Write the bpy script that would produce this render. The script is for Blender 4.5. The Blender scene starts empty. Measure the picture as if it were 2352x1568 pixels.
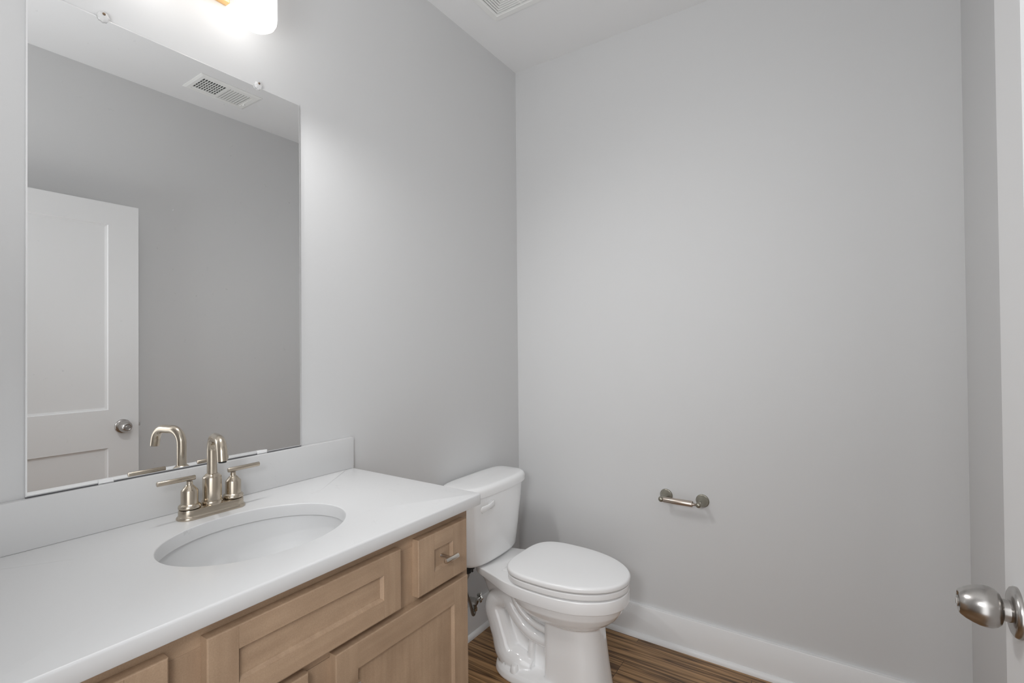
import bpy, bmesh, math, random
from mathutils import Vector, Matrix
PI = math.pi
S = bpy.context.scene
COL = S.collection
random.seed(4)

# ------------------------------------------------------------------ camera
cam_d = bpy.data.cameras.new('camera'); cam = bpy.data.objects.new('camera', cam_d); COL.objects.link(cam)
CX, CY, CH = 1.3878, -2.1345, 1.2812
YAW, PITCH, ROLL, FPX = 0.5882, 0.0103, -0.0089, 1131.1
F = Vector((-math.sin(YAW)*math.cos(PITCH), math.cos(YAW)*math.cos(PITCH), math.sin(PITCH)))
R0 = Vector((math.cos(YAW), math.sin(YAW), 0)); U0 = R0.cross(F)
R1 = R0*math.cos(ROLL)+U0*math.sin(ROLL); U1 = U0*math.cos(ROLL)-R0*math.sin(ROLL)
cam.matrix_world = Matrix(((R1.x, U1.x, -F.x, CX), (R1.y, U1.y, -F.y, CY), (R1.z, U1.z, -F.z, CH), (0, 0, 0, 1)))
cam_d.sensor_width = 36.0; cam_d.lens = 36.0*FPX/2352.0; cam_d.clip_start = 0.02
S.camera = cam

# ------------------------------------------------------------------ world (daylit hall behind the camera) and exposure
W = bpy.data.worlds.new('world'); S.world = W; W.use_nodes = True
W.node_tree.nodes['Background'].inputs[0].default_value = (.955, .977, 1, 1)
W.node_tree.nodes['Background'].inputs[1].default_value = 1.6
S.view_settings.view_transform = 'Standard'; S.view_settings.look = 'None'
S.view_settings.gamma = 1.0; S.view_settings.use_curve_mapping = False
S.view_settings.exposure = 0.42
LAMP_W = 9.5          # watts of each bulb of the vanity light
# added fill light aimed up at the ceiling, plus the photographer's small flash beside the lens
for nm, loc, aim, en, sz, sp in (('ceiling_fill', (1.05, -2.55, 1.25), (-.10, .7, .85), 5.2, .6, 120), ('camera_flash', (1.16, -2.28, 1.45), (-.62, 2.0, -.80), 1.75, .22, 100)):
    fl = bpy.data.lights.new(nm, 'AREA'); fl.shape = 'DISK'; fl.size = sz; fl.spread = math.radians(sp); fl.energy = en; fl.color = (.96, .98, 1)
    flo = bpy.data.objects.new(nm, fl); COL.objects.link(flo); flo.location = loc
    flo.rotation_euler = Vector(aim).to_track_quat('-Z', 'Y').to_euler()
S.cycles.use_denoising = True
S.cycles.max_bounces = 14; S.cycles.diffuse_bounces = 8; S.cycles.glossy_bounces = 6; S.cycles.transmission_bounces = 8
S.cycles.sample_clamp_indirect = 6.0
S.cycles.blur_glossy = 0.5

# ------------------------------------------------------------------ materials
def new_mat(name):
    m = bpy.data.materials.new(name); m.use_nodes = True
    nt = m.node_tree; return m, nt, nt.nodes['Principled BSDF']
def N(nt, t, **kw):
    n = nt.nodes.new(t)
    for k, v in kw.items(): setattr(n, k, v)
    return n
def simple(name, col, rough=.5, metal=0., coat=0., spec=.5, bump=0., bscale=300., aniso=0.):
    m, nt, b = new_mat(name)
    b.inputs['Base Color'].default_value = (*col, 1); b.inputs['Roughness'].default_value = rough
    b.inputs['Metallic'].default_value = metal; b.inputs['Coat Weight'].default_value = coat
    b.inputs['Coat Roughness'].default_value = .05; b.inputs['Specular IOR Level'].default_value = spec
    b.inputs['Anisotropic'].default_value = aniso
    if bump:
        g = N(nt, 'ShaderNodeNewGeometry'); n = N(nt, 'ShaderNodeTexNoise'); n.inputs['Scale'].default_value = bscale
        n.inputs['Detail'].default_value = 3
        bp = N(nt, 'ShaderNodeBump'); bp.inputs['Strength'].default_value = bump; bp.inputs['Distance'].default_value = .001
        nt.links.new(g.outputs['Position'], n.inputs['Vector']); nt.links.new(n.outputs['Fac'], bp.inputs['Height'])
        nt.links.new(bp.outputs['Normal'], b.inputs['Normal'])
    return m
def brushed(name, col, rough, stretch):
    m, nt, b = new_mat(name)
    b.inputs['Metallic'].default_value = 1; b.inputs['Base Color'].default_value = (*col, 1)
    g = N(nt, 'ShaderNodeNewGeometry'); mp = N(nt, 'ShaderNodeMapping'); mp.inputs['Scale'].default_value = stretch
    n = N(nt, 'ShaderNodeTexNoise'); n.inputs['Scale'].default_value = 1; n.inputs['Detail'].default_value = 2
    mr = N(nt, 'ShaderNodeMapRange'); mr.inputs[3].default_value = rough-.015; mr.inputs[4].default_value = rough+.02
    nt.links.new(g.outputs['Position'], mp.inputs[0]); nt.links.new(mp.outputs[0], n.inputs[0])
    nt.links.new(n.outputs['Fac'], mr.inputs[0]); nt.links.new(mr.outputs[0], b.inputs['Roughness'])
    return m
def wood(name, axis):
    m, nt, b = new_mat(name)
    g = N(nt, 'ShaderNodeNewGeometry')
    mp = N(nt, 'ShaderNodeMapping')
    sc = {'y': (60, 5, 60), 'z': (60, 60, 5)}[axis]; mp.inputs['Scale'].default_value = sc
    n1 = N(nt, 'ShaderNodeTexNoise'); n1.inputs['Scale'].default_value = 1; n1.inputs['Detail'].default_value = 5
    n2 = N(nt, 'ShaderNodeTexNoise'); n2.inputs['Scale'].default_value = 9; n2.inputs['Detail'].default_value = 3
    n3 = N(nt, 'ShaderNodeTexNoise'); n3.inputs['Scale'].default_value = 420; n3.inputs['Detail'].default_value = 2
    r1 = N(nt, 'ShaderNodeValToRGB')
    r1.color_ramp.elements[0].position = .25; r1.color_ramp.elements[0].color = (.362, .248, .164, 1)
    r1.color_ramp.elements[1].position = .75; r1.color_ramp.elements[1].color = (.448, .318, .214, 1)
    m1 = N(nt, 'ShaderNodeMix'); m1.data_type = 'RGBA'; m1.blend_type = 'MULTIPLY'
    r2 = N(nt, 'ShaderNodeValToRGB')
    r2.color_ramp.elements[0].position = .3; r2.color_ramp.elements[0].color = (.86, .85, .84, 1)
    r2.color_ramp.elements[1].position = .7; r2.color_ramp.elements[1].color = (1.06, 1.06, 1.06, 1)
    m2 = N(nt, 'ShaderNodeMix'); m2.data_type = 'RGBA'; m2.blend_type = 'MULTIPLY'
    r3 = N(nt, 'ShaderNodeValToRGB')
    r3.color_ramp.elements[0].position = .3; r3.color_ramp.elements[0].color = (.92, .91, .9, 1)
    r3.color_ramp.elements[1].position = .7; r3.color_ramp.elements[1].color = (1.04, 1.04, 1.04, 1)
    m1.inputs[0].default_value = 1; m2.inputs[0].default_value = 1
    L = nt.links.new
    L(g.outputs['Position'], mp.inputs[0]); L(mp.outputs[0], n1.inputs[0]); L(g.outputs['Position'], n2.inputs[0]); L(g.outputs['Position'], n3.inputs[0])
    L(n1.outputs['Fac'], r1.inputs[0]); L(n2.outputs['Fac'], r2.inputs[0]); L(n3.outputs['Fac'], r3.inputs[0])
    L(r1.outputs[0], m1.inputs[6]); L(r2.outputs[0], m1.inputs[7]); L(m1.outputs[2], m2.inputs[6]); L(r3.outputs[0], m2.inputs[7])
    L(m2.outputs[2], b.inputs['Base Color'])
    b.inputs['Roughness'].default_value = .42
    return m
def plank_floor():
    m, nt, b = new_mat('plank_floor'); L = nt.links.new
    g = N(nt, 'ShaderNodeNewGeometry')
    br = N(nt, 'ShaderNodeTexBrick'); br.offset = .37; br.inputs['Scale'].default_value = 1
    br.inputs['Brick Width'].default_value = 1.22; br.inputs['Row Height'].default_value = .152
    br.inputs['Mortar Size'].default_value = .0009; br.inputs['Mortar Smooth'].default_value = .1
    br.inputs['Color1'].default_value = (0, 0, 0, 1); br.inputs['Color2'].default_value = (1, 1, 1, 1); br.inputs['Mortar'].default_value = (.5, .5, .5, 1)
    mpb = N(nt, 'ShaderNodeMapping'); mpb.inputs['Location'].default_value = (.13, .06, 0)
    L(g.outputs['Position'], mpb.inputs[0]); L(mpb.outputs[0], br.inputs[0])
    # shift the grain per plank
    add = N(nt, 'ShaderNodeVectorMath'); add.operation = 'MULTIPLY_ADD'
    add.inputs[1].default_value = (3.7, 1.9, 5.1)
    L(br.outputs['Color'], add.inputs[0]); L(g.outputs['Position'], add.inputs[2])
    mp = N(nt, 'ShaderNodeMapping'); mp.inputs['Scale'].default_value = (1.0, 23, 5); L(add.outputs[0], mp.inputs[0])
    n1 = N(nt, 'ShaderNodeTexNoise'); n1.inputs['Scale'].default_value = 1; n1.inputs['Detail'].default_value = 3; n1.inputs['Distortion'].default_value = .6
    L(mp.outputs[0], n1.inputs[0])
    mp2 = N(nt, 'ShaderNodeMapping'); mp2.inputs['Scale'].default_value = (5, 170, 5); L(add.outputs[0], mp2.inputs[0])
    n2 = N(nt, 'ShaderNodeTexNoise'); n2.inputs['Scale'].default_value = 1; n2.inputs['Detail'].default_value = 4
    L(mp2.outputs[0], n2.inputs[0])
    # rings of the grain: repeated bands of the stretched noise
    mu = N(nt, 'ShaderNodeMath'); mu.operation = 'MULTIPLY'; mu.inputs[1].default_value = 9; L(n1.outputs['Fac'], mu.inputs[0])
    pp = N(nt, 'ShaderNodeMath'); pp.operation = 'PINGPONG'; pp.inputs[1].default_value = 1; L(mu.outputs[0], pp.inputs[0])
    ra = N(nt, 'ShaderNodeValToRGB'); e = ra.color_ramp.elements
    e[0].position = .02; e[0].color = (.09, .045, .017, 1); e[1].position = .95; e[1].color = (.43, .258, .122, 1)
    k = e.new(.28); k.color = (.25, .138, .058, 1)
    L(pp.outputs[0], ra.inputs[0])
    rb = N(nt, 'ShaderNodeValToRGB'); rb.color_ramp.elements[0].position = .3; rb.color_ramp.elements[0].color = (.6, .57, .54, 1)
    rb.color_ramp.elements[1].position = .65; rb.color_ramp.elements[1].color = (1.12, 1.1, 1.08, 1); L(n2.outputs['Fac'], rb.inputs[0])
    mx = N(nt, 'ShaderNodeMix'); mx.data_type = 'RGBA'; mx.blend_type = 'MULTIPLY'; mx.inputs[0].default_value = 1
    L(ra.outputs[0], mx.inputs[6]); L(rb.outputs[0], mx.inputs[7])
    mo = N(nt, 'ShaderNodeMix'); mo.data_type = 'RGBA'; L(br.outputs['Fac'], mo.inputs[0]); L(mx.outputs[2], mo.inputs[6]); mo.inputs[7].default_value = (.03, .016, .008, 1)
    L(mo.outputs[2], b.inputs['Base Color']); b.inputs['Roughness'].default_value = .38
    return m
def quartz():
    m, nt, b = new_mat('white_quartz'); L = nt.links.new
    g = N(nt, 'ShaderNodeNewGeometry')
    n = N(nt, 'ShaderNodeTexNoise'); n.inputs['Scale'].default_value = 9; n.inputs['Detail'].default_value = 7; n.inputs['Distortion'].default_value = 1.2
    n2 = N(nt, 'ShaderNodeTexNoise'); n2.inputs['Scale'].default_value = 4.; n2.inputs['Detail'].default_value = 2
    L(g.outputs['Position'], n.inputs[0]); L(g.outputs['Position'], n2.inputs[0])
    s = N(nt, 'ShaderNodeMath'); s.operation = 'SUBTRACT'; s.inputs[1].default_value = .5; L(n.outputs['Fac'], s.inputs[0])
    a = N(nt, 'ShaderNodeMath'); a.operation = 'ABSOLUTE'; L(s.outputs[0], a.inputs[0])
    r = N(nt, 'ShaderNodeMapRange'); r.inputs[1].default_value = 0; r.inputs[2].default_value = .006; r.inputs[3].default_value = 1; r.inputs[4].default_value = 0
    L(a.outputs[0], r.inputs[0])
    r2 = N(nt, 'ShaderNodeMapRange'); r2.inputs[1].default_value = .56; r2.inputs[2].default_value = .7; L(n2.outputs['Fac'], r2.inputs[0])
    mu = N(nt, 'ShaderNodeMath'); mu.operation = 'MULTIPLY'; L(r.outputs[0], mu.inputs[0]); L(r2.outputs[0], mu.inputs[1])
    mx = N(nt, 'ShaderNodeMix'); mx.data_type = 'RGBA'; L(mu.outputs[0], mx.inputs[0])
    mx.inputs[6].default_value = (.665, .665, .665, 1); mx.inputs[7].default_value = (.55, .55, .55, 1)
    L(mx.outputs[2], b.inputs['Base Color']); b.inputs['Roughness'].default_value = .28
    return m
def mirror_mat():
    m, nt, b = new_mat('mirror_glass'); L = nt.links.new
    b.inputs['Base Color'].default_value = (.93, .935, .935, 1); b.inputs['Metallic'].default_value = 1; b.inputs['Roughness'].default_value = 0.0
    # a few dust smudges on the glass
    g = N(nt, 'ShaderNodeNewGeometry'); n = N(nt, 'ShaderNodeTexNoise'); n.inputs['Scale'].default_value = 75; n.inputs['Detail'].default_value = 3
    n2 = N(nt, 'ShaderNodeTexNoise'); n2.inputs['Scale'].default_value = 6
    L(g.outputs['Position'], n.inputs[0]); L(g.outputs['Position'], n2.inputs[0])
    r = N(nt, 'ShaderNodeMapRange'); r.inputs[1].default_value = .70; r.inputs[2].default_value = .80; r.inputs[4].default_value = .28; L(n.outputs['Fac'], r.inputs[0])
    r2 = N(nt, 'ShaderNodeMapRange'); r2.inputs[1].default_value = .45; r2.inputs[2].default_value = .65; L(n2.outputs['Fac'], r2.inputs[0])
    mu = N(nt, 'ShaderNodeMath'); mu.operation = 'MULTIPLY'; L(r.outputs[0], mu.inputs[0]); L(r2.outputs[0], mu.inputs[1])
    d = N(nt, 'ShaderNodeBsdfDiffuse'); d.inputs[0].default_value = (.8, .8, .8, 1)
    mx = N(nt, 'ShaderNodeMixShader'); L(mu.outputs[0], mx.inputs[0]); L(b.outputs[0], mx.inputs[1]); L(d.outputs[0], mx.inputs[2])
    L(mx.outputs[0], nt.nodes['Material Output'].inputs[0])
    return m
def glow(name, col, st):
    m, nt, b = new_mat(name); b.inputs['Base Color'].default_value = (.9, .9, .9, 1)
    b.inputs['Emission Color'].default_value = (*col, 1); b.inputs['Emission Strength'].default_value = st
    b.inputs['Roughness'].default_value = .3
    return m
def clear(name):
    m, nt, b = new_mat(name); b.inputs['Base Color'].default_value = (.97, .97, .97, 1)
    b.inputs['Transmission Weight'].default_value = .45; b.inputs['Roughness'].default_value = .12; b.inputs['IOR'].default_value = 1.47
    return m

WALL = simple('wall_paint', (.645, .645, .645), .75, bump=.10, bscale=420)
CEIL = simple('ceiling_paint', (.80, .80, .80), .85, bump=.06, bscale=300)
TRIM = simple('trim_paint', (.80, .80, .80), .38)
DOORP = simple('door_paint', (.76, .76, .76), .42, bump=.05, bscale=500)
QUARTZ = quartz()
PORC = simple('porcelain', (.92, .92, .92), .09, coat=.6)
PLAST = simple('white_plastic', (.89, .89, .89), .22)
WOODH = wood('maple_horizontal', 'y'); WOODV = wood('maple_vertical', 'z')
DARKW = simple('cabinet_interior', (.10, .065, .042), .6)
NICKEL = brushed('brushed_nickel', (.54, .475, .39), .21, (90, 90, 900))
NICKH = brushed('brushed_nickel_knobs', (.70, .655, .60), .22, (900, 90, 900))
SATIN = brushed('satin_nickel', (.47, .45, .43), .24, (60, 500, 500))
PEWTER = brushed('aged_nickel', (.36, .34, .285), .34, (300, 300, 300))
PEWROLL = brushed('aged_nickel_roller', (.56, .49, .43), .30, (20, 600, 600))
CHROME = simple('chrome', (.62, .62, .60), .12, 1)
BRAID = simple('braided_steel', (.34, .32, .29), .35, .9, bump=.8, bscale=900)
WARM = simple('warm_brass', (.92, .60, .27), .25, 1)
MIRROR = mirror_mat()
EDGE = simple('mirror_edge', (.72, .72, .72), .2)
SHADE = glow('lit_glass', (1, .99, .975), 2.0)
CLEAR = clear('clear_plastic')
SCREW = simple('screw_metal', (.22, .16, .11), .4, .8)
DARK = simple('duct_dark', (.02, .022, .02), .8)
VENTW = simple('vent_white', (.84, .84, .82), .45)
RUBBER = simple('black_rubber', (.02, .02, .02), .6)
FLOOR = plank_floor()

# ------------------------------------------------------------------ object helpers
def wpos(o):
    v = Vector((0, 0, 0))
    while o: v += o.location; o = o.parent
    return v
def obj(name, bm, mats, parent=None, angle=38, smooth=True, origin=None, label=None):
    if not isinstance(mats, (list, tuple)): mats = [mats]
    bmesh.ops.recalc_face_normals(bm, faces=bm.faces)
    me = bpy.data.meshes.new(name)
    co = [v.co for v in bm.verts]
    lo = Vector([min(c[i] for c in co) for i in range(3)]); hi = Vector([max(c[i] for c in co) for i in range(3)])
    org = Vector(origin) if origin else Vector(((lo.x+hi.x)/2, (lo.y+hi.y)/2, lo.z))
    bmesh.ops.translate(bm, verts=bm.verts, vec=-org)
    bm.to_mesh(me); bm.free()
    for m in mats: me.materials.append(m)
    if smooth:
        me.polygons.foreach_set('use_smooth', [True]*len(me.polygons))
        me.set_sharp_from_angle(angle=math.radians(angle))
    o = bpy.data.objects.new(name, me); COL.objects.link(o)
    o.parent = parent; o.location = org-wpos(parent) if parent else org
    if label: o['label'] = label
    return o
def tag(o, label, cat, group=None):
    o['label'] = label; o['category'] = cat
    if group: o['group'] = group
    return o
def thing(name, loc, label, cat, group=None):
    o = bpy.data.objects.new(name, None); COL.objects.link(o); o.location = loc; o.empty_display_size = .05
    return tag(o, label, cat, group)
def struct(o): o['kind'] = 'structure'; return o
def copy_tree(o, parent=None):
    c = o.copy(); COL.objects.link(c); c.parent = parent
    for ch in list(o.children): copy_tree(ch, c)
    return c

def BM(): return bmesh.new()
def add_box(bm, x0, x1, y0, y1, z0, z1, bev=0., seg=2, mi=0):
    b = bmesh.new(); bmesh.ops.create_cube(b, size=1)
    for v in b.verts: v.co = Vector(((x0+x1)/2+v.co.x*(x1-x0), (y0+y1)/2+v.co.y*(y1-y0), (z0+z1)/2+v.co.z*(z1-z0)))
    if bev: bmesh.ops.bevel(b, geom=b.edges[:], offset=bev, segments=seg, profile=.5, affect='EDGES')
    merge(bm, b, mi)
def merge(bm, b, mi=0, M=None):
    if M: bmesh.ops.transform(b, matrix=M, verts=b.verts)
    mp = [bm.verts.new(v.co) for v in b.verts]
    b.verts.index_update()
    for f in b.faces:
        try: nf = bm.faces.new([mp[v.index] for v in f.verts]); nf.material_index = mi if mi else f.material_index
        except ValueError: pass
    b.free()
def loft(bm, loops, cap=(True, True), closed=True, mi=0):
    vs = [[bm.verts.new(p) for p in lp] for lp in loops]; n = len(vs[0])
    for a, b in zip(vs[:-1], vs[1:]):
        for i in range(n if closed else n-1):
            j = (i+1) % n
            f = bm.faces.new((a[i], a[j], b[j], b[i])); f.material_index = mi
    if cap[0]: bm.faces.new(vs[0][::-1]).material_index = mi
    if cap[1]: bm.faces.new(vs[-1]).material_index = mi
    return vs
def frame_of(d):
    d = Vector(d).normalized(); u = Vector((0, 0, 1)) if abs(d.z) < .9 else Vector((1, 0, 0))
    a = d.cross(u).normalized(); b = a.cross(d).normalized(); return a, b
def add_lathe(bm, prof, org, axis=(0, 0, 1), seg=32, mi=0, sx=1., sy=1.):
    """prof: [(radius, height along axis)...]; r=0 at an end closes it"""
    d = Vector(axis).normalized(); a, b = frame_of(d); org = Vector(org)
    loops = []
    for r, h in prof:
        r = max(r, 1e-5)
        loops.append([org+d*h+a*(r*sx*math.cos(2*PI*i/seg))+b*(r*sy*math.sin(2*PI*i/seg)) for i in range(seg)])
    loft(bm, loops, (True, True), mi=mi)
def smooth_path(pts, n=8):
    pts = [Vector(p) for p in pts]; P = [2*pts[0]-pts[1]]+pts+[2*pts[-1]-pts[-2]]; out = []
    for k in range(1, len(P)-2):
        p0, p1, p2, p3 = P[k-1:k+3]
        for i in range(n):
            t = i/n
            out.append(.5*((2*p1)+(p2-p0)*t+(2*p0-5*p1+4*p2-p3)*t*t+(3*p1-p0-3*p2+p3)*t**3))
    out.append(pts[-1]); return out
def add_tube(bm, path, r, seg=16, mi=0, round_end=False):
    path = [Vector(p) for p in path]; n = len(path)
    rr = r if isinstance(r, (list, tuple)) else [r]*n
    if len(rr) != n:
        m = len(rr)-1; rr = [rr[min(int(i*m/(n-1)), m-1)]*(1-(i*m/(n-1)-min(int(i*m/(n-1)), m-1)))+rr[min(int(i*m/(n-1)), m-1)+1]*(i*m/(n-1)-min(int(i*m/(n-1)), m-1)) for i in range(n)]
    T = [(path[min(i+1, n-1)]-path[max(i-1, 0)]).normalized() for i in range(n)]
    a, b = frame_of(T[0]); loops = []
    def ring(c, a, b, r): return [c+a*(r*math.cos(2*PI*k/seg))+b*(r*math.sin(2*PI*k/seg)) for k in range(seg)]
    for i in range(n):
        if i:
            ax = T[i-1].cross(T[i])
            if ax.length > 1e-7:
                q = Matrix.Rotation(T[i-1].angle(T[i]), 3, ax.normalized()); a = q @ a; b = q @ b
        if i == 0 and round_end:
            for t in (.02, .4, .75): loops.append(ring(path[0]-T[0]*rr[0]*math.cos(t*PI/2)*.35, a, b, rr[0]*(.5+.5*math.sin(t*PI/2))))
        loops.append(ring(path[i], a, b, rr[i]))
        if i == n-1 and round_end:
            for t in (.75, .4, .02): loops.append(ring(path[i]+T[i]*rr[i]*math.cos(t*PI/2)*.35, a, b, rr[i]*(.5+.5*math.sin(t*PI/2))))
    loft(bm, loops, mi=mi)
def bar(bm, p0, p1, r, seg=24, ch=.0012):
    p0 = Vector(p0); p1 = Vector(p1); L = (p1-p0).length
    add_lathe(bm, [(r*.2, 0), (r-ch, 0), (r-ch*.3, ch*.3), (r, ch), (r, L-ch), (r-ch*.3, L-ch*.3), (r-ch, L), (r*.2, L)], p0, p1-p0, seg)
def arc(c, r, a0, a1, n, e1, e2):
    c = Vector(c); e1 = Vector(e1); e2 = Vector(e2)
    return [c+e1*(r*math.cos(a0+(a1-a0)*i/n))+e2*(r*math.sin(a0+(a1-a0)*i/n)) for i in range(n+1)]

# ------------------------------------------------------------------ the room
RW, RH, HALL = 1.7264, 2.7014, -2.9
bm = BM(); add_box(bm, -.12, 3.0, HALL, .12, -.1, 0); struct(obj('floor', bm, FLOOR))
bm = BM(); add_box(bm, -.12, 3.0, HALL, .12, RH, RH+.1); struct(obj('ceiling', bm, CEIL))
bm = BM(); add_box(bm, -.12, 0, HALL, .12, 0, RH); struct(obj('wall_left', bm, WALL))
bm = BM(); add_box(bm, 0, RW+.12, 0, .12, 0, RH); struct(obj('wall_back', bm, WALL))
DY = -1.885
bm = BM(); add_box(bm, RW, RW+.12, DY, 0, 0, RH); add_box(bm, RW, RW+.12, HALL, DY, 2.05, RH); struct(obj('wall_right', bm, WALL))

def base_profile(t=.016, h=.1372): return [(0, 0), (t, 0), (t, h-.003), (t-.002, h), (0, h)]
def shoe_profile(t=.016, r=.019): return [(t, 0)]+[(t+r*.8*math.cos(a), r*math.sin(a)) for a in [PI/2*i/6 for i in range(7)]]
def extrude(bm, prof, fn, s0, s1): loft(bm, [[fn(p, s) for p in prof] for s in (s0, s1)])
for nm, fn, s0, s1 in (('baseboard_back', lambda p, s: Vector((s, -p[0], p[1])), 0.016, RW-.0),
                       ('baseboard_left', lambda p, s: Vector((p[0], s, p[1])), -1.06, 0),
                       ('baseboard_right', lambda p, s: Vector((RW-p[0], s, p[1])), DY+.08, -.016)):
    bm = BM(); extrude(bm, base_profile(), fn, s0, s1); b = struct(obj(nm, bm, TRIM))
    bm = BM(); extrude(bm, shoe_profile(), fn, s0, s1); obj('shoe_molding', bm, TRIM, b)
bm = BM(); add_box(bm, -.12, 1.05, HALL-.1, HALL, 0, RH); struct(obj('wall_front', bm, WALL))
bm = BM(); add_box(bm, 2.75, 2.87, HALL, .12, 0, RH); struct(obj('wall_hall', bm, WALL))  # unseen hall wall, added to block world light from the right
# casing of the doorway behind the open door
bm = BM()
add_box(bm, RW-.018, RW, DY, DY+.075, 0, 2.13, .002); add_box(bm, RW-.018, RW, HALL, DY, 2.055, 2.13, .002)
struct(obj('trim_1', bm, TRIM))

# ------------------------------------------------------------------ open door leaf (against the right wall)
DX0, DX1, DE, DH0, DH1 = 1.589, 1.624, -1.1065, .012, 2.001
DL = DE-.762
def panel_face(bm, x, xr, y0, y1, z0, z1, stile, rails, mi=0):
    """flat face at x with recessed panels (recess plane xr); rails = list of (z0,z1) openings"""
    ys = [y0, y0+stile, y1-stile, y1]; zs = sorted([z0, z1]+[z for o in rails for z in o])
    for i in range(3):
        for j in range(len(zs)-1):
            if i == 1 and (zs[j], zs[j+1]) in rails:
                o = [(x, ys[1], zs[j]), (x, ys[2], zs[j]), (x, ys[2], zs[j+1]), (x, ys[1], zs[j+1])]
                d1, d2 = .003, .012
                dx = xr-x
                l1 = [(x+dx*.75, ys[1]+d1, zs[j]+d1), (x+dx*.75, ys[2]-d1, zs[j]+d1), (x+dx*.75, ys[2]-d1, zs[j+1]-d1), (x+dx*.75, ys[1]+d1, zs[j+1]-d1)]
                l2 = [(xr, ys[1]+d2, zs[j]+d2), (xr, ys[2]-d2, zs[j]+d2), (xr, ys[2]-d2, zs[j+1]-d2), (xr, ys[1]+d2, zs[j+1]-d2)]
                loft(bm, [o, l1, l2], (False, True), mi=mi)
            else:
                bm.faces.new([bm.verts.new(p) for p in ((x, ys[i], zs[j]), (x, ys[i+1], zs[j]), (x, ys[i+1], zs[j+1]), (x, ys[i], zs[j+1]))]).material_index = mi
bm = BM()
op = [(.24, .806), (.991, 1.894)]
panel_face(bm, DX0, DX0+.009, DL, DE, DH0, DH1, .124, op)
panel_face(bm, DX1, DX1-.009, DL, DE, DH0, DH1, .124, op)
for q in (((DX0, DL, DH0), (DX1, DL, DH0), (DX1, DL, DH1), (DX0, DL, DH1)), ((DX0, DE, DH0), (DX0, DE, DH1), (DX1, DE, DH1), (DX1, DE, DH0)),
          ((DX0, DL, DH0), (DX0, DE, DH0), (DX1, DE, DH0), (DX1, DL, DH0)), ((DX0, DL, DH1), (DX1, DL, DH1), (DX1, DE, DH1), (DX0, DE, DH1))):
    bm.faces.new([bm.verts.new(p) for p in q])
bmesh.ops.remove_doubles(bm, verts=bm.verts, dist=1e-5)
door = struct(obj('door_1', bm, DOORP, smooth=False))
KY, KZ = DE-.067, .905
def knob(sx, x0):
    bm = BM()  # egg-shaped knob with its neck and flat end
    add_lathe(bm, [(.004, .009), (.0150, .009), (.0146, .013), (.0144, .0165), (.0160, .0172), (.0215, .0195), (.0252, .0235), (.0274, .029), (.0279, .035), (.0269, .042), (.0246, .049),
                   (.0210, .0565), (.0170, .062), (.0149, .0635), (.0138, .0630), (.0122, .0615), (.003, .0612)], (x0, KY, KZ), (sx, 0, 0), 48)
    k = obj('door_knob', bm, SATIN, door)
    bm = BM(); add_lathe(bm, [(.004, 0), (.0340, 0), (.0342, .003), (.0325, .0065), (.029, .0085), (.020, .0095), (.012, .0100)], (x0, KY, KZ), (sx, 0, 0), 48); obj('rose', bm, SATIN, k)
    bm = BM(); add_lathe(bm, [(.001, .060), (.0078, .060), (.0078, .0640), (.0070, .0648), (.001, .0648)], (x0, KY, KZ), (sx, 0, 0), 24)
    add_box(bm, *sorted((x0+sx*.0646, x0+sx*.0660)), KY-.0012, KY+.0012, KZ-.0045, KZ+.0045, .0003, 1); obj('lock_button', bm, SATIN, k, label='round lock button with a slot')
knob(-1, DX0); 
bm = BM(); add_box(bm, DX0+.006, DX1-.006, DE-.0005, DE+.0015, KZ-.028, KZ+.028, .0004, 1); lp = obj('latch_plate', bm, SATIN, door)
bm = BM(); add_box(bm, DX0+.012, DX1-.012, DE+.001, DE+.011, KZ-.008, KZ+.008, .002, 2); obj('latch', bm, SATIN, lp)

# ------------------------------------------------------------------ vanity
ZC, CT, CD, YC, YCL = .8785, .030, .559, -1.0495, -2.045
SX, SY, SA, SB = .3053, -1.5313, .1555, .195        # sink ellipse in plan
FX, DXF = .524, .545                                  # face frame and front planes
CY1, CY0 = -1.073, -2.02
van = thing('vanity_cabinet', (FX/2, (CY0+CY1)/2, 0), 'taupe-brown stained maple vanity cabinet under the white countertop', 'cabinet')
bm = BM()
add_box(bm, .004, FX-.018, CY0, CY0+.016, .09, ZC-CT); add_box(bm, .004, FX-.018, CY1-.016, CY1, .09, ZC-CT)
add_box(bm, .004, FX-.018, CY0, CY1, .09, .106); add_box(bm, .004, .016, CY0+.016, CY1-.016, .106, ZC-CT)
obj('cabinet_box', bm, WOODV, van, smooth=False)
ZT = ZC-CT
bm = BM()
g = .0004
# stiles (vertical grain, slot 0) and rails (horizontal grain, slot 1)
for y0, y1 in ((CY0, CY0+.055), (-1.8225, -1.735), (-1.352, -1.2645), (CY1-.048, CY1)): add_box(bm, FX-.019, FX, y0+g, y1-g, .09, ZT-.046, .0005, 1, 0)
add_box(bm, FX-.019, FX, -1.5865, -1.5005, .1405, .6595, .0005, 1, 0)
add_box(bm, FX-.019, FX-.0002, CY0, CY1, ZT-.046, ZT, .0005, 1, 1)
add_box(bm, FX-.019, FX-.0004, CY0+.05, CY1-.046, .66, .705, .0005, 1, 1)
add_box(bm, FX-.019, FX-.0004, CY0+.05, CY1-.046, .09, .14, .0005, 1, 1)
obj('face_frame', bm, [WOODV, WOODH], van, smooth=False)
bm = BM(); add_box(bm, FX-.095, FX-.075, CY0+.005, CY1-.005, 0, .09); obj('toe_kick', bm, DARKW, van, smooth=False)
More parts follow.
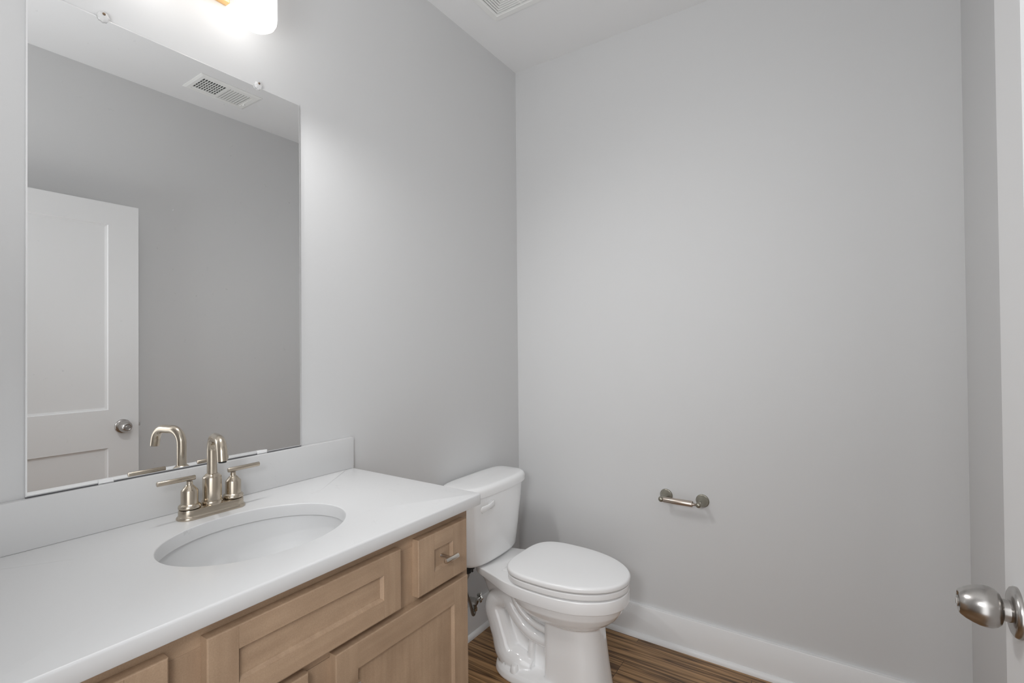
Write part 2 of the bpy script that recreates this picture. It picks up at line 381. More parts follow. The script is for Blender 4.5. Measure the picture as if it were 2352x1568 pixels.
def shaker(name, y0, y1, z0, z1, st, rl, par=van, label=None):
    """five-piece front: stiles full height, rails between, sunk flat centre with a sloping lip"""
    bm = BM(); xb, xf, be, rec = FX, DXF, .0022, .0085
    def rect(x, i): return [(x, y0+i, z0+i), (x, y1-i, z0+i), (x, y1-i, z1-i), (x, y0+i, z1-i)]
    vs = loft(bm, [rect(xb, 0), rect(xf-be, 0), rect(xf-be*.3, be*.3), rect(xf, be)], (True, False))
    a = [Vector(p) for p in rect(xf, be)]
    i0, i1, j0, j1 = y0+st, y1-st, z0+rl, z1-rl
    P = lambda y, z, x=xf: bm.verts.new((x, y, z))
    def q(y_0, y_1, z_0, z_1, mi): f = bm.faces.new((P(y_0, z_0), P(y_1, z_0), P(y_1, z_1), P(y_0, z_1))); f.material_index = mi
    s = .00035
    q(y0+be, i0-s, z0+be, z1-be, 0); q(i1+s, y1-be, z0+be, z1-be, 0)
    q(i0+s, i1-s, z0+be, j0, 1); q(i0+s, i1-s, j1, z1-be, 1)
    for y in (i0, i1):     # fine seam between stile and rail
        for z_0, z_1 in ((z0+be, j0), (j1, z1-be)):
            f = bm.faces.new((P(y-s, z_0), P(y, z_0, xf-.0007), P(y, z_1, xf-.0007), P(y-s, z_1))); f2 = bm.faces.new((P(y, z_0, xf-.0007), P(y+s, z_0), P(y+s, z_1), P(y, z_1, xf-.0007)))
            f.material_index = f2.material_index = 0
    def r2(x, i): return [(x, i0+i, j0+i), (x, i1-i, j0+i), (x, i1-i, j1-i), (x, i0+i, j1-i)]
    lo = loft(bm, [r2(xf, 0), r2(xf-.002, .0008), r2(xf-rec, .0055), r2(xf-rec, .008)], (False, False), mi=0)
    f = bm.faces.new([bm.verts.new(p) for p in r2(xf-rec, .008)]); f.material_index = 1 if (i1-i0) > (j1-j0)*1.5 else 0
    bmesh.ops.remove_doubles(bm, verts=bm.verts, dist=1e-5)
    return obj(name, bm, [WOODV, WOODH], par, smooth=False, label=label)
DZ0, DZ1 = .6845, .8205
shaker('false_front', -1.751, -1.336, DZ0, DZ1, .050, .040)
dr = shaker('drawer', -1.2805, -1.0985, DZ0, DZ1, .0555, .0405)
dl = shaker('drawer', -1.9885, -1.8045, DZ0, DZ1, .0555, .0405)
rd = shaker('door', -1.512, -1.0955, .125, .6695, .0545, .0545)
ld = shaker('door', -1.9885, -1.572, .125, .6695, .0545, .0545)
def tknob(parent, y, z, x0, vertical):
    bm = BM(); add_lathe(bm, [(.002, 0), (.0060, 0), (.0056, .0015), (.0047, .003), (.0047, .030), (.002, .0305)], (x0, y, z), (1, 0, 0), 20)
    d = Vector((0, 0, 1)) if vertical else Vector((0, 1, 0)); c = Vector((x0+.0335, y, z))
    bar(bm, c-d*.0235, c+d*.0235, .0062)
    obj('knob', bm, NICKH, parent, label='polished nickel T-bar knob')
tknob(dr, -1.1890, .7520, DXF-.0085, False); tknob(dl, -1.8965, .7505, DXF-.0085, False)
tknob(rd, -1.4860, .594, DXF, True); tknob(ld, -1.599, .594, DXF, True)

# countertop: rounded slab with the oval cut-out
def rrect_hit(th, i, rad):
    x0, x1, y0, y1 = .0015, CD-i, YCL+i, YC-i
    cx, cy, hx, hy = (x0+x1)/2, (y0+y1)/2, (x1-x0)/2, (y1-y0)/2
    rad = max(rad-i, .0005)
    def sdf(x, y):
        qx, qy = abs(x-cx)-hx+rad, abs(y-cy)-hy+rad
        return math.hypot(max(qx, 0), max(qy, 0))+min(max(qx, qy), 0)-rad
    lo, hi = 0, 2.0
    for _ in range(44):
        m = (lo+hi)/2
        if sdf(SX+m*math.cos(th), SY+m*math.sin(th)) > 0: hi = m
        else: lo = m
    return SX+lo*math.cos(th), SY+lo*math.sin(th)
angs = [2*PI*i/160 for i in range(160)]
for cx_, cy_ in ((CD, YC), (CD, YCL), (0, YC), (0, YCL)):
    a0 = math.atan2(cy_-SY, cx_-SX) % (2*PI); angs += [a0+d*.0025 for d in range(-9, 10)]
angs = sorted(set(angs))
def ell(k, z, dk=0.): return [Vector((SX+(SA*k+dk)*math.cos(t), SY+(SB*k+dk)*math.sin(t), z)) for t in angs]
def rr(i, z): return [Vector((*rrect_hit(t, i, .008), z)) for t in angs]
rt = .0045; rs = .0025
loops = [ell(1, ZT)]+[ell(1, ZC-rs*(1-math.sin(a)), rs*(1-math.cos(a))) for a in (0, PI/6, PI/3, PI/2)]
loops += [rr(rt*(1-math.cos(a)), ZC-rt*(1-math.sin(a))) for a in (PI/2, PI/2*.75, PI/2*.5, PI/2*.25, 0)]
loops += [rr(0, ZT+.001), rr(.001, ZT)]
bm = BM(); vs = loft(bm, loops+[loops[0]], (False, False)); bmesh.ops.remove_doubles(bm, verts=bm.verts, dist=1e-6)
tag(obj('countertop', bm, QUARTZ, angle=50), 'white quartz vanity countertop with oval sink cut-out on the brown cabinet', 'countertop')
bm = BM(); add_box(bm, .0005, .020, YCL, YC, ZC+.0003, .9809, .0012, 2)
tag(obj('backsplash', bm, QUARTZ), 'low white quartz backsplash strip along the wall below the mirror', 'backsplash')

# sink
bm = BM()
pr_in = [(1.075, ZT-.0035), (1.065, ZT-.012), (1.02, ZT-.045), (.955, ZT-.085), (.84, ZT-.115), (.66, ZT-.133), (.42, ZT-.143), (.2, ZT-.147), (.13, ZT-.148)]
pr_out = [(.13, ZT-.158), (.45, ZT-.154), (.70, ZT-.145), (.90, ZT-.125), (1.02, ZT-.09), (1.085, ZT-.045), (1.10, ZT-.014), (1.17, ZT-.012), (1.18, ZT-.0005), (1.125, ZT-.0005), (1.12, ZT-.0035)]
N_ = 96
def e2(k, z): return [Vector((SX+SA*k*math.cos(2*PI*i/N_), SY+SB*k*math.sin(2*PI*i/N_), z)) for i in range(N_)]
lp_ = [e2(*p) for p in pr_in+pr_out]; loft(bm, lp_+[lp_[0]], (False, False)); bmesh.ops.remove_doubles(bm, verts=bm.verts, dist=1e-6)
sink = thing('sink', (SX, SY, ZT-.158), 'white oval undermount sink basin set below the countertop', 'sink')
obj('basin', bm, simple('sink_ceramic', (.70, .70, .70), .45), sink, angle=60)
bm = BM(); zd = ZT-.148
add_lathe(bm, [(.006, -.03), (.0205, -.03), (.0205, .0005), (.030, .0005), (.0315, .0018), (.030, .003), (.022, .0022), (.0195, .001), (.006, -.002)], (SX, SY, zd), (0, 0, 1), 40)
dn = obj('drain', bm, CHROME, sink, label='chrome drain flange')
bm = BM(); add_lathe(bm, [(.002, 0), (.016, 0), (.0185, .004), (.017, .0065), (.008, .008), (.001, .0082)], (SX, SY, zd+.001), (0, 0, 1), 32); obj('stopper', bm, CHROME, dn)

# ------------------------------------------------------------------ faucet
QX, QY = .088, -1.5305
fau = thing('faucet', (QX, QY, ZC), 'brushed nickel two-handle gooseneck faucet on the counter behind the sink', 'faucet')
def stadium(i, z, hl=.0785, hw=.0275, n=20):
    r = hw-i; c = hl-hw
    return [Vector((QX+r*math.cos(a), QY+c+r*math.sin(a), z)) for a in [PI*k/n for k in range(n+1)]]+[Vector((QX-r*math.cos(a), QY-c-r*math.sin(a), z)) for a in [PI*k/n for k in range(n+1)]]
bm = BM(); loft(bm, [stadium(.001, ZC), stadium(0, ZC+.002), stadium(.0005, ZC+.0045), stadium(.0025, ZC+.007), stadium(.0042, ZC+.0085), stadium(.0045, ZC+.020), stadium(.0055, ZC+.0225), stadium(.008, ZC+.0235)])
obj('base_plate', bm, NICKEL, fau)
zb = ZC+.0235
bm = BM(); add_lathe(bm, [(.004, zb-.001), (.0232, zb-.001), (.0236, zb+.001), (.0236, zb+.006), (.0228, zb+.0075), (.0215, zb+.008), (.0215, zb+.0095), (.0208, zb+.0096), (.0208, .9655), (.0200, .9672), (.0128, .9745), (.0122, .9747), (.006, .9747)], (QX, QY, 0), (0, 0, 1), 48)
sb = obj('spout_body', bm, NICKEL, fau)
r = .0112; ztop = 1.0668; R_ = .036
pd = Vector((math.cos(math.radians(-13.5)), math.sin(math.radians(-13.5)), 0)); zz = Vector((0, 0, 1)); q0 = Vector((QX, QY, 0))
path = [q0+zz*.972, q0+zz*1.0]+arc(q0+pd*R_+zz*(ztop-R_), R_, PI, PI/2, 12, pd, zz)
xe = .0675; R2_ = .034
path += arc(q0+pd*xe+zz*(ztop-R2_), R2_, PI/2, .10, 12, pd, zz)
path += [q0+pd*(xe+R2_+.003)+zz*1.020]
bm = BM(); add_tube(bm, path, r, 28); sp = obj('spout', bm, NICKEL, fau, angle=50)
bm = BM(); add_lathe(bm, [(.002, 0), (.0085, 0), (.0085, -.002), (.002, -.002)], path[-1], (0, 0, 1), 24); obj('aerator', bm, DARK, sp, label='dark aerator screen')
for s in (-1, 1):
    hy = QY+s*.0508
    bm = BM(); add_lathe(bm, [(.004, zb+.0008), (.0222, zb+.0008), (.0236, zb+.002), (.0238, zb+.005), (.0228, zb+.0085), (.0205, zb+.0105), (.0182, zb+.012), (.0180, zb+.013), (.0180, .944), (.0172, .946), (.0095, .9555), (.0070, .9575), (.0064, .960), (.0064, .9665), (.003, .967)], (QX, hy, 0), (0, 0, 1), 40)
    h = obj('handle', bm, NICKEL, fau)
    bm = BM(); bar(bm, (QX, hy-s*.0125, .9732), (QX, hy+s*.068, .9738), .0057)
    obj('lever', bm, NICKEL, h)

# ------------------------------------------------------------------ mirror, clips
MY0, MY1, MZ0, MZ1 = -1.8496, -1.2351, .9834, 2.0336
bm = BM(); x0, x1 = .0012, .0062; c = .0025
def rc(x, i): return [(x, MY0+i, MZ0+i), (x, MY1-i, MZ0+i), (x, MY1-i, MZ1-i), (x, MY0+i, MZ1-i)]
loft(bm, [rc(x0, 0), rc(x1-.001, 0), rc(x1, c)], (True, False), mi=1)
f = bm.faces.new([bm.verts.new(p) for p in rc(x1, c)]); f.material_index = 0
bmesh.ops.remove_doubles(bm, verts=bm.verts, dist=1e-6)
wm = tag(obj('wall_mirror', bm, [MIRROR, EDGE], smooth=False), 'large frameless rectangular wall mirror above the vanity backsplash', 'mirror')
bm = BM(); add_box(bm, .0006, .0072, MY0, MY1, .9811, .9834); obj('gap_shade_strip', bm, simple('gap_shade', (.09, .09, .095), .4), wm, smooth=False, label='thin dark strip standing in for the shaded gap under the mirror')  # dark colour stands in for the shade in the gap below the glass
def top_clip(y, label):
    z = MZ1+.002
    t = thing('mirror_clip', (.001, y, z), label, 'mirror clip', 'clear clips along the mirror edges')
    bm = BM()
    def ros(k, n=48): return [Vector((0, ((.0112)*(1+.05*math.cos(8*a)))*k*math.cos(a), ((.0112)*(1+.05*math.cos(8*a)))*k*math.sin(a))) for a in [2*PI*i/n for i in range(n)]]
    loft(bm, [[p+Vector((x, y, z)) for p in ros(k)] for x, k in ((.0068, .9), (.0075, 1), (.0105, 1), (.0125, .82), (.0138, .5))])
    add_box(bm, .0006, .0075, y-.007, y+.007, z+.0015, z+.012, .0008, 1)
    obj('clip_body', bm, CLEAR, t)
    bm = BM(); add_lathe(bm, [(.0005, .0131), (.0032, .0131), (.0030, .0146), (.0015, .0155), (.0003, .0156)], (0, y, z+.0045), (1, 0, 0), 20); obj('screw', bm, SCREW, t)
top_clip(-1.7232, 'clear rosette clip on the mirror top edge, left of the lit shade')
top_clip(-1.3662, 'clear rosette clip on the mirror top edge, near its right corner')
def low_clip(y, label):
    bm = BM(); add_box(bm, .0067, .0090, y-.014, y+.014, .9815, .9915, .0006, 1); add_box(bm, .0006, .0090, y-.014, y+.014, .9812, .9836, .0005, 1)
    tag(obj('mirror_clip', bm, PLAST), label, 'mirror clip', 'clear clips along the mirror edges')
low_clip(-1.718, 'small pale J clip under the mirror bottom edge, left of the faucet')
low_clip(-1.358, 'small pale J clip under the mirror bottom edge, right of the faucet')

# ------------------------------------------------------------------ vanity light
VY = -1.5405
vl = thing('vanity_light', (.0, VY, 2.219), 'lit two-shade vanity wall light with brass-toned plate above the mirror', 'light fixture')
bm = BM(); add_box(bm, .0003, .022, VY-.0895, VY+.0895, 2.219, 2.332, .001, 2); obj('back_plate', bm, WARM, vl)
for s in (-1, 1):
    y = VY+s*.1085+.004; X = .115
    bm = BM(); add_tube(bm, [(.02, VY+s*.055, 2.29), (.05, VY+s*.06, 2.29), (.09, y-s*.015, 2.295), (X, y, 2.30), (X, y, 2.312)], .007, 14); add_lathe(bm, [(.004, 2.298), (.030, 2.298), (.030, 2.303), (.022, 2.312), (.004, 2.314)], (X, y, 0), (0, 0, 1), 28); obj('arm', bm, WARM, vl)
    bm = BM(); zl = 2.130; ro = .0485
    add_lathe(bm, [(.004, zl), (.020, zl), (.033, zl+.003), (.042, zl+.010), (.0470, zl+.020), (ro, zl+.032), (ro, 2.298), (.004, 2.298)], (X, y, 0), (0, 0, 1), 48)
    sh = obj('shade', bm, SHADE, vl, label='glowing white glass cylinder shade')
    ld_ = bpy.data.lights.new('bulb', 'SPOT'); ld_.energy = LAMP_W; ld_.spot_size = math.radians(125); ld_.spot_blend = 1.0; ld_.shadow_soft_size = .010
    ld_.color = (1, 1, 1)
    lo_ = bpy.data.objects.new('bulb', ld_); COL.objects.link(lo_); lo_.parent = sh
    lo_.location = Vector((X+.01, y, zl-.014))-wpos(sh); lo_.rotation_euler = Vector((.68, .80, -1.2)).to_track_quat('-Z', 'Y').to_euler()

# ------------------------------------------------------------------ ceiling vents
EX, EY, ES = .157, -.397, .31
ev = thing('exhaust_fan_grille', (EX+ES/2, EY-ES/2, RH-.012), 'square white exhaust fan grille with concentric slots in the ceiling above the toilet', 'vent')
def sq(i, z): return [Vector((EX+i, EY-ES+i, z)), Vector((EX+ES-i, EY-ES+i, z)), Vector((EX+ES-i, EY-i, z)), Vector((EX+i, EY-i, z))]
zc = RH
bm = BM(); lq = [sq(.0, zc-.0002), sq(0, zc-.006), sq(.002, zc-.0085), sq(.027, zc-.011), sq(.029, zc-.0095), sq(.036, zc-.0095), sq(.036, zc-.0002)]
loft(bm, lq+[lq[0]], (False, False)); bmesh.ops.remove_doubles(bm, verts=bm.verts, dist=1e-6); obj('frame', bm, VENTW, ev, smooth=False)
bm = BM(); add_box(bm, EX+.034, EX+ES-.034, EY-ES+.034, EY-.034, zc-.0022, zc-.0002); obj('fan_opening', bm, DARK, ev, smooth=False)
bm = BM(); i = .0405
while i < ES/2-.01:
    lq = [sq(i, zc-.003), sq(i, zc-.0092), sq(i+.001, zc-.0098), sq(i+.0066, zc-.0098), sq(i+.0072, zc-.0092), sq(i+.0072, zc-.003)]
    loft(bm, lq+[lq[0]], (False, False)); i += .0113
add_box(bm, EX+.036, EX+ES-.036, EY-ES/2-.004, EY-ES/2+.004, zc-.0075, zc-.003); add_box(bm, EX+ES/2-.004, EX+ES/2+.004, EY-ES+.036, EY-.036, zc-.0075, zc-.003)
bmesh.ops.remove_doubles(bm, verts=bm.verts, dist=1e-6); obj('slats', bm, VENTW, ev, smooth=False)

RX0, RX1, RY0, RY1 = 1.335, 1.553, -.920, -.600
rg = thing('ceiling_register', ((RX0+RX1)/2, (RY0+RY1)/2, RH-.01), 'rectangular white air supply register in the ceiling, seen in the mirror', 'vent')
bm = BM(); ix0, ix1, iy0, iy1 = 1.372, 1.521, -.892, -.636
def rq(x0, x1, y0, y1, z): return [Vector((x0, y0, z)), Vector((x1, y0, z)), Vector((x1, y1, z)), Vector((x0, y1, z))]
lq = [rq(RX0, RX1, RY0, RY1, zc-.0002), rq(RX0, RX1, RY0, RY1, zc-.003), rq(RX0+.012, RX1-.012, RY0+.012, RY1-.012, zc-.007), rq(ix0, ix1, iy0, iy1, zc-.007), rq(ix0, ix1, iy0, iy1, zc-.0002)]
loft(bm, lq+[lq[0]], (False, False)); bmesh.ops.remove_doubles(bm, verts=bm.verts, dist=1e-6)
ym = (iy0+iy1)/2-.008; add_box(bm, ix0, ix1, ym-.004, ym+.004, zc-.0068, zc-.0005)
obj('frame', bm, VENTW, rg, smooth=False)
bm = BM(); add_box(bm, ix0-.002, ix1+.002, iy0-.002, iy1+.002, zc-.0012, zc-.0002); obj('duct_opening', bm, DARK, rg, smooth=False)
bm = BM()
for k in range(1, 6): y_ = None; x_ = ix0+(ix1-ix0)*k/6+.008; add_box(bm, x_-.0008, x_+.0008, iy0, ym-.004, zc-.0062, zc-.0013)
for k in range(1, 9): y_ = iy0+(ym-.004-iy0)*k/9; add_box(bm, ix0, ix1, y_-.0009, y_+.0009, zc-.0066, zc-.0014)
add_box(bm, ix1-.016, ix1, iy0, ym-.004, zc-.0060, zc-.0013)
obj('damper_grid', bm, VENTW, rg, smooth=False)
bm = BM(); n = 9; pit = (iy1-ym-.004)/n
for k in range(n):
    y_ = ym+.004+pit*(k+.5); b = bmesh.new(); bmesh.ops.create_cube(b, size=1)
    merge(bm, b, 0, Matrix.Translation((0, y_, zc-.0045)) @ Matrix.Rotation(math.radians(10), 4, 'X') @ Matrix.Diagonal((1, 1, 1, 1)) @ Matrix.Translation(((ix0+ix1)/2, 0, 0)) @ Matrix.Diagonal((ix1-ix0, pit*.93, .0012, 1)))
obj('louvers', bm, VENTW, rg, smooth=False)
bm = BM(); add_box(bm, 1.470, 1.490, -.634, -.629, zc-.014, zc-.0068, .001, 1); obj('damper_lever', bm, VENTW, rg)

# ------------------------------------------------------------------ toilet
YT = -.435
toi = thing('toilet', (.38, YT, 0), 'white two-piece toilet with closed lid in the corner beside the vanity', 'toilet')
def half_spline(pts, n=10):
    return smooth_path([Vector((p[0], p[1], 0)) for p in pts], n)
def outline(pts, z, inset=0., n=10):
    """closed plan outline from (x, halfwidth) points running back to front, mirrored about the toilet's axis"""
    h = half_spline(pts, n); L = [Vector((p.x, YT-p.y, z)) for p in h]+[Vector((p.x, YT+p.y, z)) for p in h[::-1]]
    c = []
    for i, p in enumerate(L):
        if (p-L[i-1]).length > 1e-5: c.append(p)
    D = [0.]
    for i in range(len(c)): D.append(D[-1]+(c[(i+1) % len(c)]-c[i]).length)
    e_, k = [], 0
    for i in range(180):
        d = D[-1]*(i+.5)/180
        while D[k+1] < d: k += 1
        e_.append(c[k].lerp(c[(k+1) % len(c)], (d-D[k])/(D[k+1]-D[k])))
    c = e_
    if inset:
        m = len(c); out = []
        for i in range(m):
            t = (c[(i+1) % m]-c[i-1]); nrm = Vector((-t.y, t.x, 0)).normalized()   # inward for this winding
            out.append(c[i]+nrm*inset)
        c = out
    return c
def rounded(bm, fn, z0, z1, r, steps=4, top_dome=None):
    loops = [fn(z0, r*.6), fn(z0+r*.3, r*.15), fn(z0+r*.8, 0)]
    loops += [fn(z1-r+r*math.sin(PI/2*k/steps), r*(1-math.cos(PI/2*k/steps))) for k in range(steps+1)]
    if top_dome:
        for k, dz in top_dome: loops.append(fn(z1+dz, r+k))
    loft(bm, loops)
RIM = [(.128, .060), (.129, .092), (.140, .110), (.165, .121), (.20, .131), (.25, .146), (.31, .165), (.38, .176), (.46, .1805), (.54, .176), (.61, .160), (.67, .129), (.712, .091), (.735, .050), (.742, .018), (.743, .0015)]
def egg(x0, x1, w, p=2.3, n=56, xm=None, z=0, pb=3.0):
    xm = xm if xm is not None else x0+(x1-x0)*.42
    L = []
    for i in range(n):
        a = 2*PI*i/n; ca, sa = math.cos(a), math.sin(a)
        pw = 2/p if ca > 0 else 2/pb
        rx = (x1-xm) if ca > 0 else (xm-x0)
        L.append(Vector((xm+rx*math.copysign(abs(ca)**pw, ca), YT+w*math.copysign(abs(sa)**pw, sa), z)))
    return L
# --- body: bowl, column, webs, trapway and foot fused into one skin
bm = BM()
loft(bm, [egg(.43, .645, .096, 2.2, z=.249), egg(.41, .655, .110, 2.2, z=.2585), egg(.375, .678, .132, 2.1, z=.2725), egg(.335, .702, .152, 2.1, z=.293), egg(.305, .719, .165, 2.1, z=.3175), egg(.289, .728, .1705, 2.1, z=.3405), egg(.288, .729, .171, 2.1, z=.352)])
loft(bm, [egg(.446, .672, .108, 2.6, z=.0, pb=9), egg(.446, .667, .106, 2.6, z=.03, pb=9), egg(.446, .656, .103, 2.6, z=.10, pb=9), egg(.446, .643, .101, 2.6, z=.20, pb=9), egg(.446, .637, .099, 2.6, z=.266, pb=9)])
# foot slab
FOOT = dict(p=3.2, pb=2.6)
loft(bm, [egg(.205, .60, .138, z=0, xm=.36, **FOOT), egg(.200, .60, .142, z=.008, xm=.36, **FOOT), egg(.205, .60, .139, z=.026, xm=.36, **FOOT), egg(.214, .59, .130, z=.036, xm=.36, **FOOT), egg(.23, .58, .115, z=.040, xm=.36, **FOOT)])
# inner web and deck support
loft(bm, [egg(.245, .60, .052, 4, z=.02, pb=4), egg(.245, .60, .046, 4, z=.20, pb=4), egg(.19, .60, .050, 4, z=.30, pb=4), egg(.15, .60, .055, 4, z=.352, pb=4)])
loft(bm, [egg(.16, .40, .045, 4, z=.22, pb=4), egg(.125, .42, .062, 4, z=.31, pb=4), egg(.10, .45, .080, 4, z=.352, pb=4)])
for s in (-1, 1):
    y = YT+s*.052
    add_tube(bm, smooth_path([(.32, y-s*.02, .258), (.255, y-s*.006, .266), (.210, y, .254), (.200, y+s*.005, .220), (.220, y+s*.008, .175), (.240, y+s*.008, .125), (.258, y+s*.010, .080), (.285, y+s*.012, .052)], 6), [.036, .038, .042, .043, .044, .046, .050, .050], 20)
    add_tube(bm, smooth_path([(.285, y+s*.012, .055), (.33, y+s*.012, .050), (.375, y+s*.004, .040)], 6), [.050, .046, .034], 20)
    yb = YT+s*.058
    add_tube(bm, smooth_path([(.228, yb-s*.012, .276), (.268, yb, .262), (.303, yb, .220), (.343, yb, .183), (.393, yb, .162), (.46, yb, .156)], 6), [.026, .027, .026, .025, .024, .023], 16)
    yc_ = YT+s*.083
    add_tube(bm, smooth_path([(.290, yc_-s*.01, .318), (.318, yc_-s*.006, .272), (.352, yc_-s*.010, .236), (.395, yc_-s*.014, .212), (.46, yc_-s*.016, .200)], 6), .0125, 12)
    add_tube(bm, [(.368, YT+s*.062, .035), (.372, YT+s*.060, .10), (.376, YT+s*.056, .165)], .014, 12)
tmp = bpy.data.objects.new('tmp', bpy.data.meshes.new('tmp')); bmesh.ops.recalc_face_normals(bm, faces=bm.faces); bm.to_mesh(tmp.data); bm.free(); COL.objects.link(tmp)
md = tmp.modifiers.new('r', 'REMESH'); md.mode = 'VOXEL'; md.voxel_size = .0030
sm = tmp.modifiers.new('s', 'SMOOTH'); sm.factor = .5; sm.iterations = 5
dg = bpy.context.evaluated_depsgraph_get(); dg.update()
ev_me = bpy.data.meshes.new_from_object(tmp.evaluated_get(dg)); 
bm = BM(); bm.from_mesh(ev_me); bpy.data.objects.remove(tmp)
for v in bm.verts:
    if v.co.z < .0015: v.co.z = 0.0
# --- rim band and rear deck as crisp geometry on top
def rimfn(z, i): return outline(RIM, z, i+.0035)
rb = BM(); rounded(rb, rimfn, .347, .392, .0035)
for v in rb.verts:      # the deck thins towards the tank
    if v.co.z < .372 and v.co.x < .34: v.co.z += (.34-v.co.x)*.105
merge(bm, rb)
bowl = obj('bowl', bm, PORC, toi, angle=48)
for s in (-1, 1):
    bm = BM(); add_lathe(bm, [(.003, 0), (.0170, 0), (.0165, .006), (.0135, .021), (.0105, .0245), (.002, .0255)], (.330, YT+s*.117, .035), (0, 0, 1), 24); obj('bolt_cap', bm, PLAST, toi)
# --- tank, lid
def tank_out(z, w, xf, xb=.026, e=4.2, n=72, bulge=.012):
    L = []; cx, hx = (xb+xf)/2, (xf-xb)/2
    for i in range(n):
        a = 2*PI*i/n; ca, sa = math.cos(a), math.sin(a)
        x = cx+hx*math.copysign(abs(ca)**(2/e), ca); y = w*math.copysign(abs(sa)**(2/e), sa)
        if x > cx: x += bulge*(1-(y/w)**2)*(x-cx)/hx
        L.append(Vector((x, YT+y, z)))
    return L
bm = BM()
loft(bm, [tank_out(.397, .150, .158, .05), tank_out(.399, .160, .168, .04), tank_out(.405, .1655, .174, .036), tank_out(.415, .168, .177), tank_out(.50, .182, .184), tank_out(.60, .196, .190), tank_out(.684, .206, .194)])
obj('tank', bm, PORC, toi, angle=50)
bm = BM()
def lidf(z, i): return tank_out(z, .2165-i, .203-i, .016+i, 4.6)
loft(bm, [lidf(.6825, .006), lidf(.6835, .001), lidf(.687, 0), lidf(.704, 0)]+[lidf(.704+.020*math.sin(PI/2*k/6), .020*(1-math.cos(PI/2*k/6))) for k in range(1, 7)]+[lidf(.7255, .035), lidf(.7265, .07)])
obj('tank_lid', bm, PORC, toi, angle=50)
# --- flush lever
bm = BM(); lx, ly, lz = .2055, -.5245, .6455
add_lathe(bm, [(.003, -.010), (.0165, -.010), (.0175, -.002), (.0165, .003), (.012, .007), (.006, .0085), (.002, .009)], (lx, ly, lz), (1, 0, 0), 28)
secs = []
for t in [i/12 for i in range(13)]:
    cy_ = ly+.008-.098*t; cz_ = lz+.008*(1-t)+.010*math.sin(t*PI)*.4; cx_ = lx+.012+.012*math.sin(t*PI*.9)
    hh = .0145*(1-.3*math.sin(t*PI))*(.35 if t in (0, 1) else 1); tt = .0042*(.4 if t in (0, 1) else 1)
    secs.append([Vector((cx_+tt*math.cos(a), cy_, cz_+hh*math.sin(a))) for a in [2*PI*k/16 for k in range(16)]])
loft(bm, secs); obj('flush_lever', bm, PLAST, toi, angle=60, label='small white flush handle')
# --- seat ring and lid
SEAT = dict(p=2.05, pb=3.5, n=96, xm=.475)
def seat_out(z, i): return egg(.2925+i, .7415-i, .1760-i, z=z, **SEAT)
def seat_in(z, i): return egg(.372-i, .668+i, .105+i, z=z, p=2.1, pb=2.3, n=96, xm=.50)
z0, z1, r = .3980, .4185, .005
bm = BM()
lo_ = [seat_out(z0, .035), seat_out(z0+.0002, .0016), seat_out(z0+.0012, .0004), seat_out(z0+.003, 0), seat_out(z1-r, 0)]+[seat_out(z1-.0025+.0025*math.sin(PI/2*k/4), .0025*(1-math.cos(PI/2*k/4))) for k in range(0, 5)]
lo_ += [seat_in(z1, 0), seat_in(z1-.006, -.004), seat_in(z0, -.004)]
loft(bm, lo_+[lo_[0]], (False, False)); bmesh.ops.remove_doubles(bm, verts=bm.verts, dist=1e-6); obj('seat', bm, PLAST, toi, angle=55)
z0, z1, r = .4250, .4442, .009
def lid_o(z, i): return egg(.289+i, .7450-i, .1792-i, z=z, **SEAT)
bm = BM(); loft(bm, [lid_o(z0, .05), lid_o(z0+.0001, .0014), lid_o(z0+.0012, .0003), lid_o(z0+.003, 0), lid_o(z1-r, 0)]+[lid_o(z1-r+r*math.sin(PI/2*k/5), r*(1-math.cos(PI/2*k/5))) for k in range(1, 6)]+[lid_o(z1+.0022, .03), lid_o(z1+.0042, .07), lid_o(z1+.005, .11)])
obj('seat_lid', bm, PLAST, toi, angle=55)
for s in (-1, 1):
    bm = BM(); add_box(bm, .258, .31, YT+s*.075-.018, YT+s*.075+.018, .3915, .3980, .0015, 2); obj('seat_hinge', bm, PLAST, toi)
# tank fixing bolt and inlet nut under the tank
bm = BM(); add_lathe(bm, [(.002, .366), (.0045, .366), (.0045, .378), (.0095, .379), (.0095, .392), (.005, .393), (.005, .400), (.002, .400)], (.128, -.5525, 0), (0, 0, 1), 6); obj('tank_bolt', bm, RUBBER, toi, smooth=False, label='dark bolt under the tank corner')
bm = BM(); add_lathe(bm, [(.002, .352), (.0125, .352), (.0125, .372), (.017, .374), (.017, .388), (.010, .389), (.010, .400), (.002, .400)], (.10, -.545, 0), (0, 0, 1), 6); obj('inlet_nut', bm, RUBBER, toi, smooth=False, label='dark nut under the tank')

# ------------------------------------------------------------------ water supply
VX, VY_, VZ = .062, -.460, .190
sv = thing('shutoff_valve', (.0, VY_, VZ), 'chrome angle shutoff valve on the wall behind the toilet', 'valve')
bm = BM(); add_lathe(bm, [(.004, .0006), (.028, .0006), (.028, .002), (.022, .006), (.010, .009), (.004, .009)], (0, VY_, VZ), (1, 0, 0), 28); obj('escutcheon', bm, CHROME, sv)
bm = BM(); add_lathe(bm, [(.003, .005), (.0075, .005), (.0075, .040), (.0125, .041), (.0125, .055), (.0145, .057), (.0145, .078), (.011, .080), (.003, .080)], (0, VY_, VZ), (1, 0, 0), 20)
add_lathe(bm, [(.003, 0), (.0095, 0), (.0095, -.020), (.0115, -.021), (.0115, -.034), (.003, -.034)], (VX+.004, VY_, VZ-.006), (0, 0, 1), 6)
add_lathe(bm, [(.003, 0), (.007, 0), (.007, .020), (.0045, .021), (.0045, .030), (.003, .030)], (VX+.004, VY_+.008, VZ), (0, 1, 0), 16); obj('valve_body', bm, CHROME, sv)
bm = BM(); c = Vector((VX+.004, VY_+.037, VZ))
lp2 = []
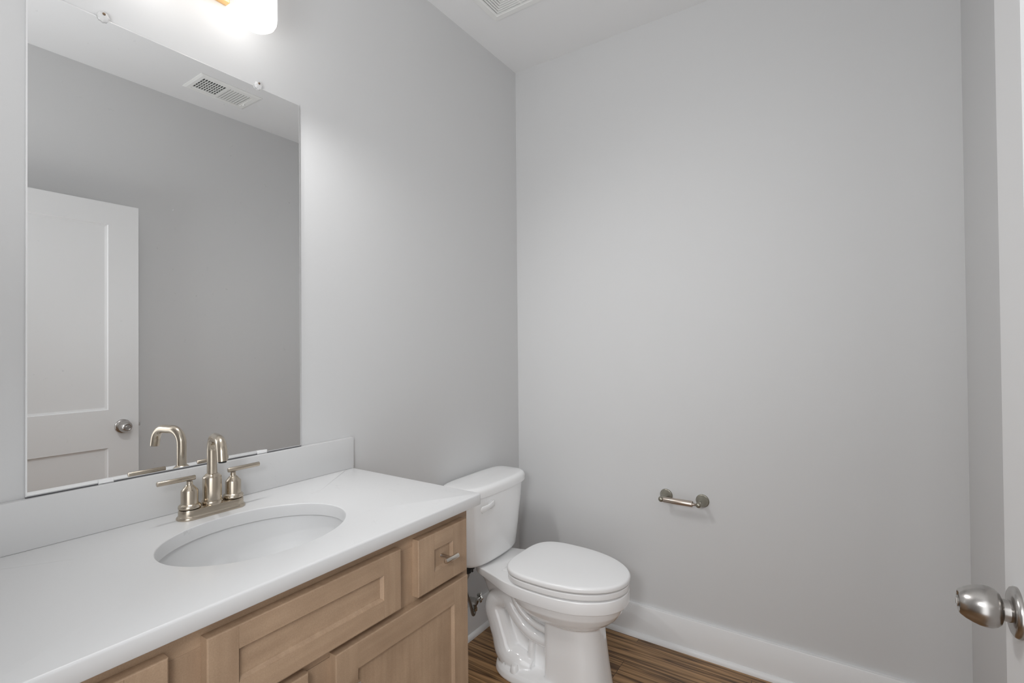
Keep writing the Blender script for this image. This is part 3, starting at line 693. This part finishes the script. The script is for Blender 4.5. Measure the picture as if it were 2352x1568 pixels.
for yy, k in ((-.005, .85), (-.003, 1), (.003, 1), (.005, .85)): lp2.append([c+Vector((.0205*(1+.12*math.cos(5*a))*k*math.cos(a)*.72, yy, .0205*(1+.12*math.cos(5*a))*k*math.sin(a))) for a in [2*PI*i/40 for i in range(40)]])
loft(bm, lp2); obj('valve_handle', bm, CHROME, sv)
bm = BM()
hp = smooth_path([(VX+.004, VY_, VZ-.041), (VX+.005, VY_-.002, VZ-.047), (VX+.007, VY_-.012, VZ-.052), (VX+.012, VY_-.026, VZ-.036), (VX+.018, VY_-.046, VZ+.010), (VX+.026, VY_-.078, VZ+.065), (VX+.034, VY_-.108, VZ+.115), (.099, -.556, VZ+.140), (.10, -.546, VZ+.152), (.10, -.545, .3505)], 8)
add_tube(bm, hp, .0062, 14)
tag(obj('supply_hose', bm, BRAID), 'braided steel water hose looping from the valve up behind the vanity', 'hose')

# ------------------------------------------------------------------ toilet paper holder
tp = thing('toilet_paper_holder', (.826, -.03, .63), 'aged nickel toilet paper holder with empty roller on the back wall', 'toilet paper holder')
for x in (.756, .905):
    bm = BM(); zc_ = .637
    add_lathe(bm, [(.004, .0004), (.0265, .0004), (.0268, .003), (.0250, .0055), (.0235, .006), (.0235, .009), (.0205, .015), (.0145, .0225), (.0105, .028), (.0085, .036), (.0078, .052), (.0088, .058), (.006, .059)], (x, 0, zc_), (0, -1, 0), 32)
    add_lathe(bm, [(.0006, -.0118), (.0062, -.0100), (.0100, -.006), (.0117, 0), (.0100, .006), (.0062, .0100), (.0006, .0118)], (x-(.003 if x < .8 else .001), -.066, zc_-.001), (1, 0, 0), 28)
    obj('post', bm, PEWTER, tp)
bm = BM(); add_lathe(bm, [(.002, .762), (.0108, .763), (.0112, .7645), (.0112, .798), (.0124, .7985), (.0124, .879), (.0116, .8805), (.0050, .881), (.0045, .884), (.0060, .886), (.0050, .8905), (.002, .893)], (0, -.066, .636), (1, 0, 0), 28)
obj('roller', bm, PEWROLL, tp, label='spring roller bar without paper')
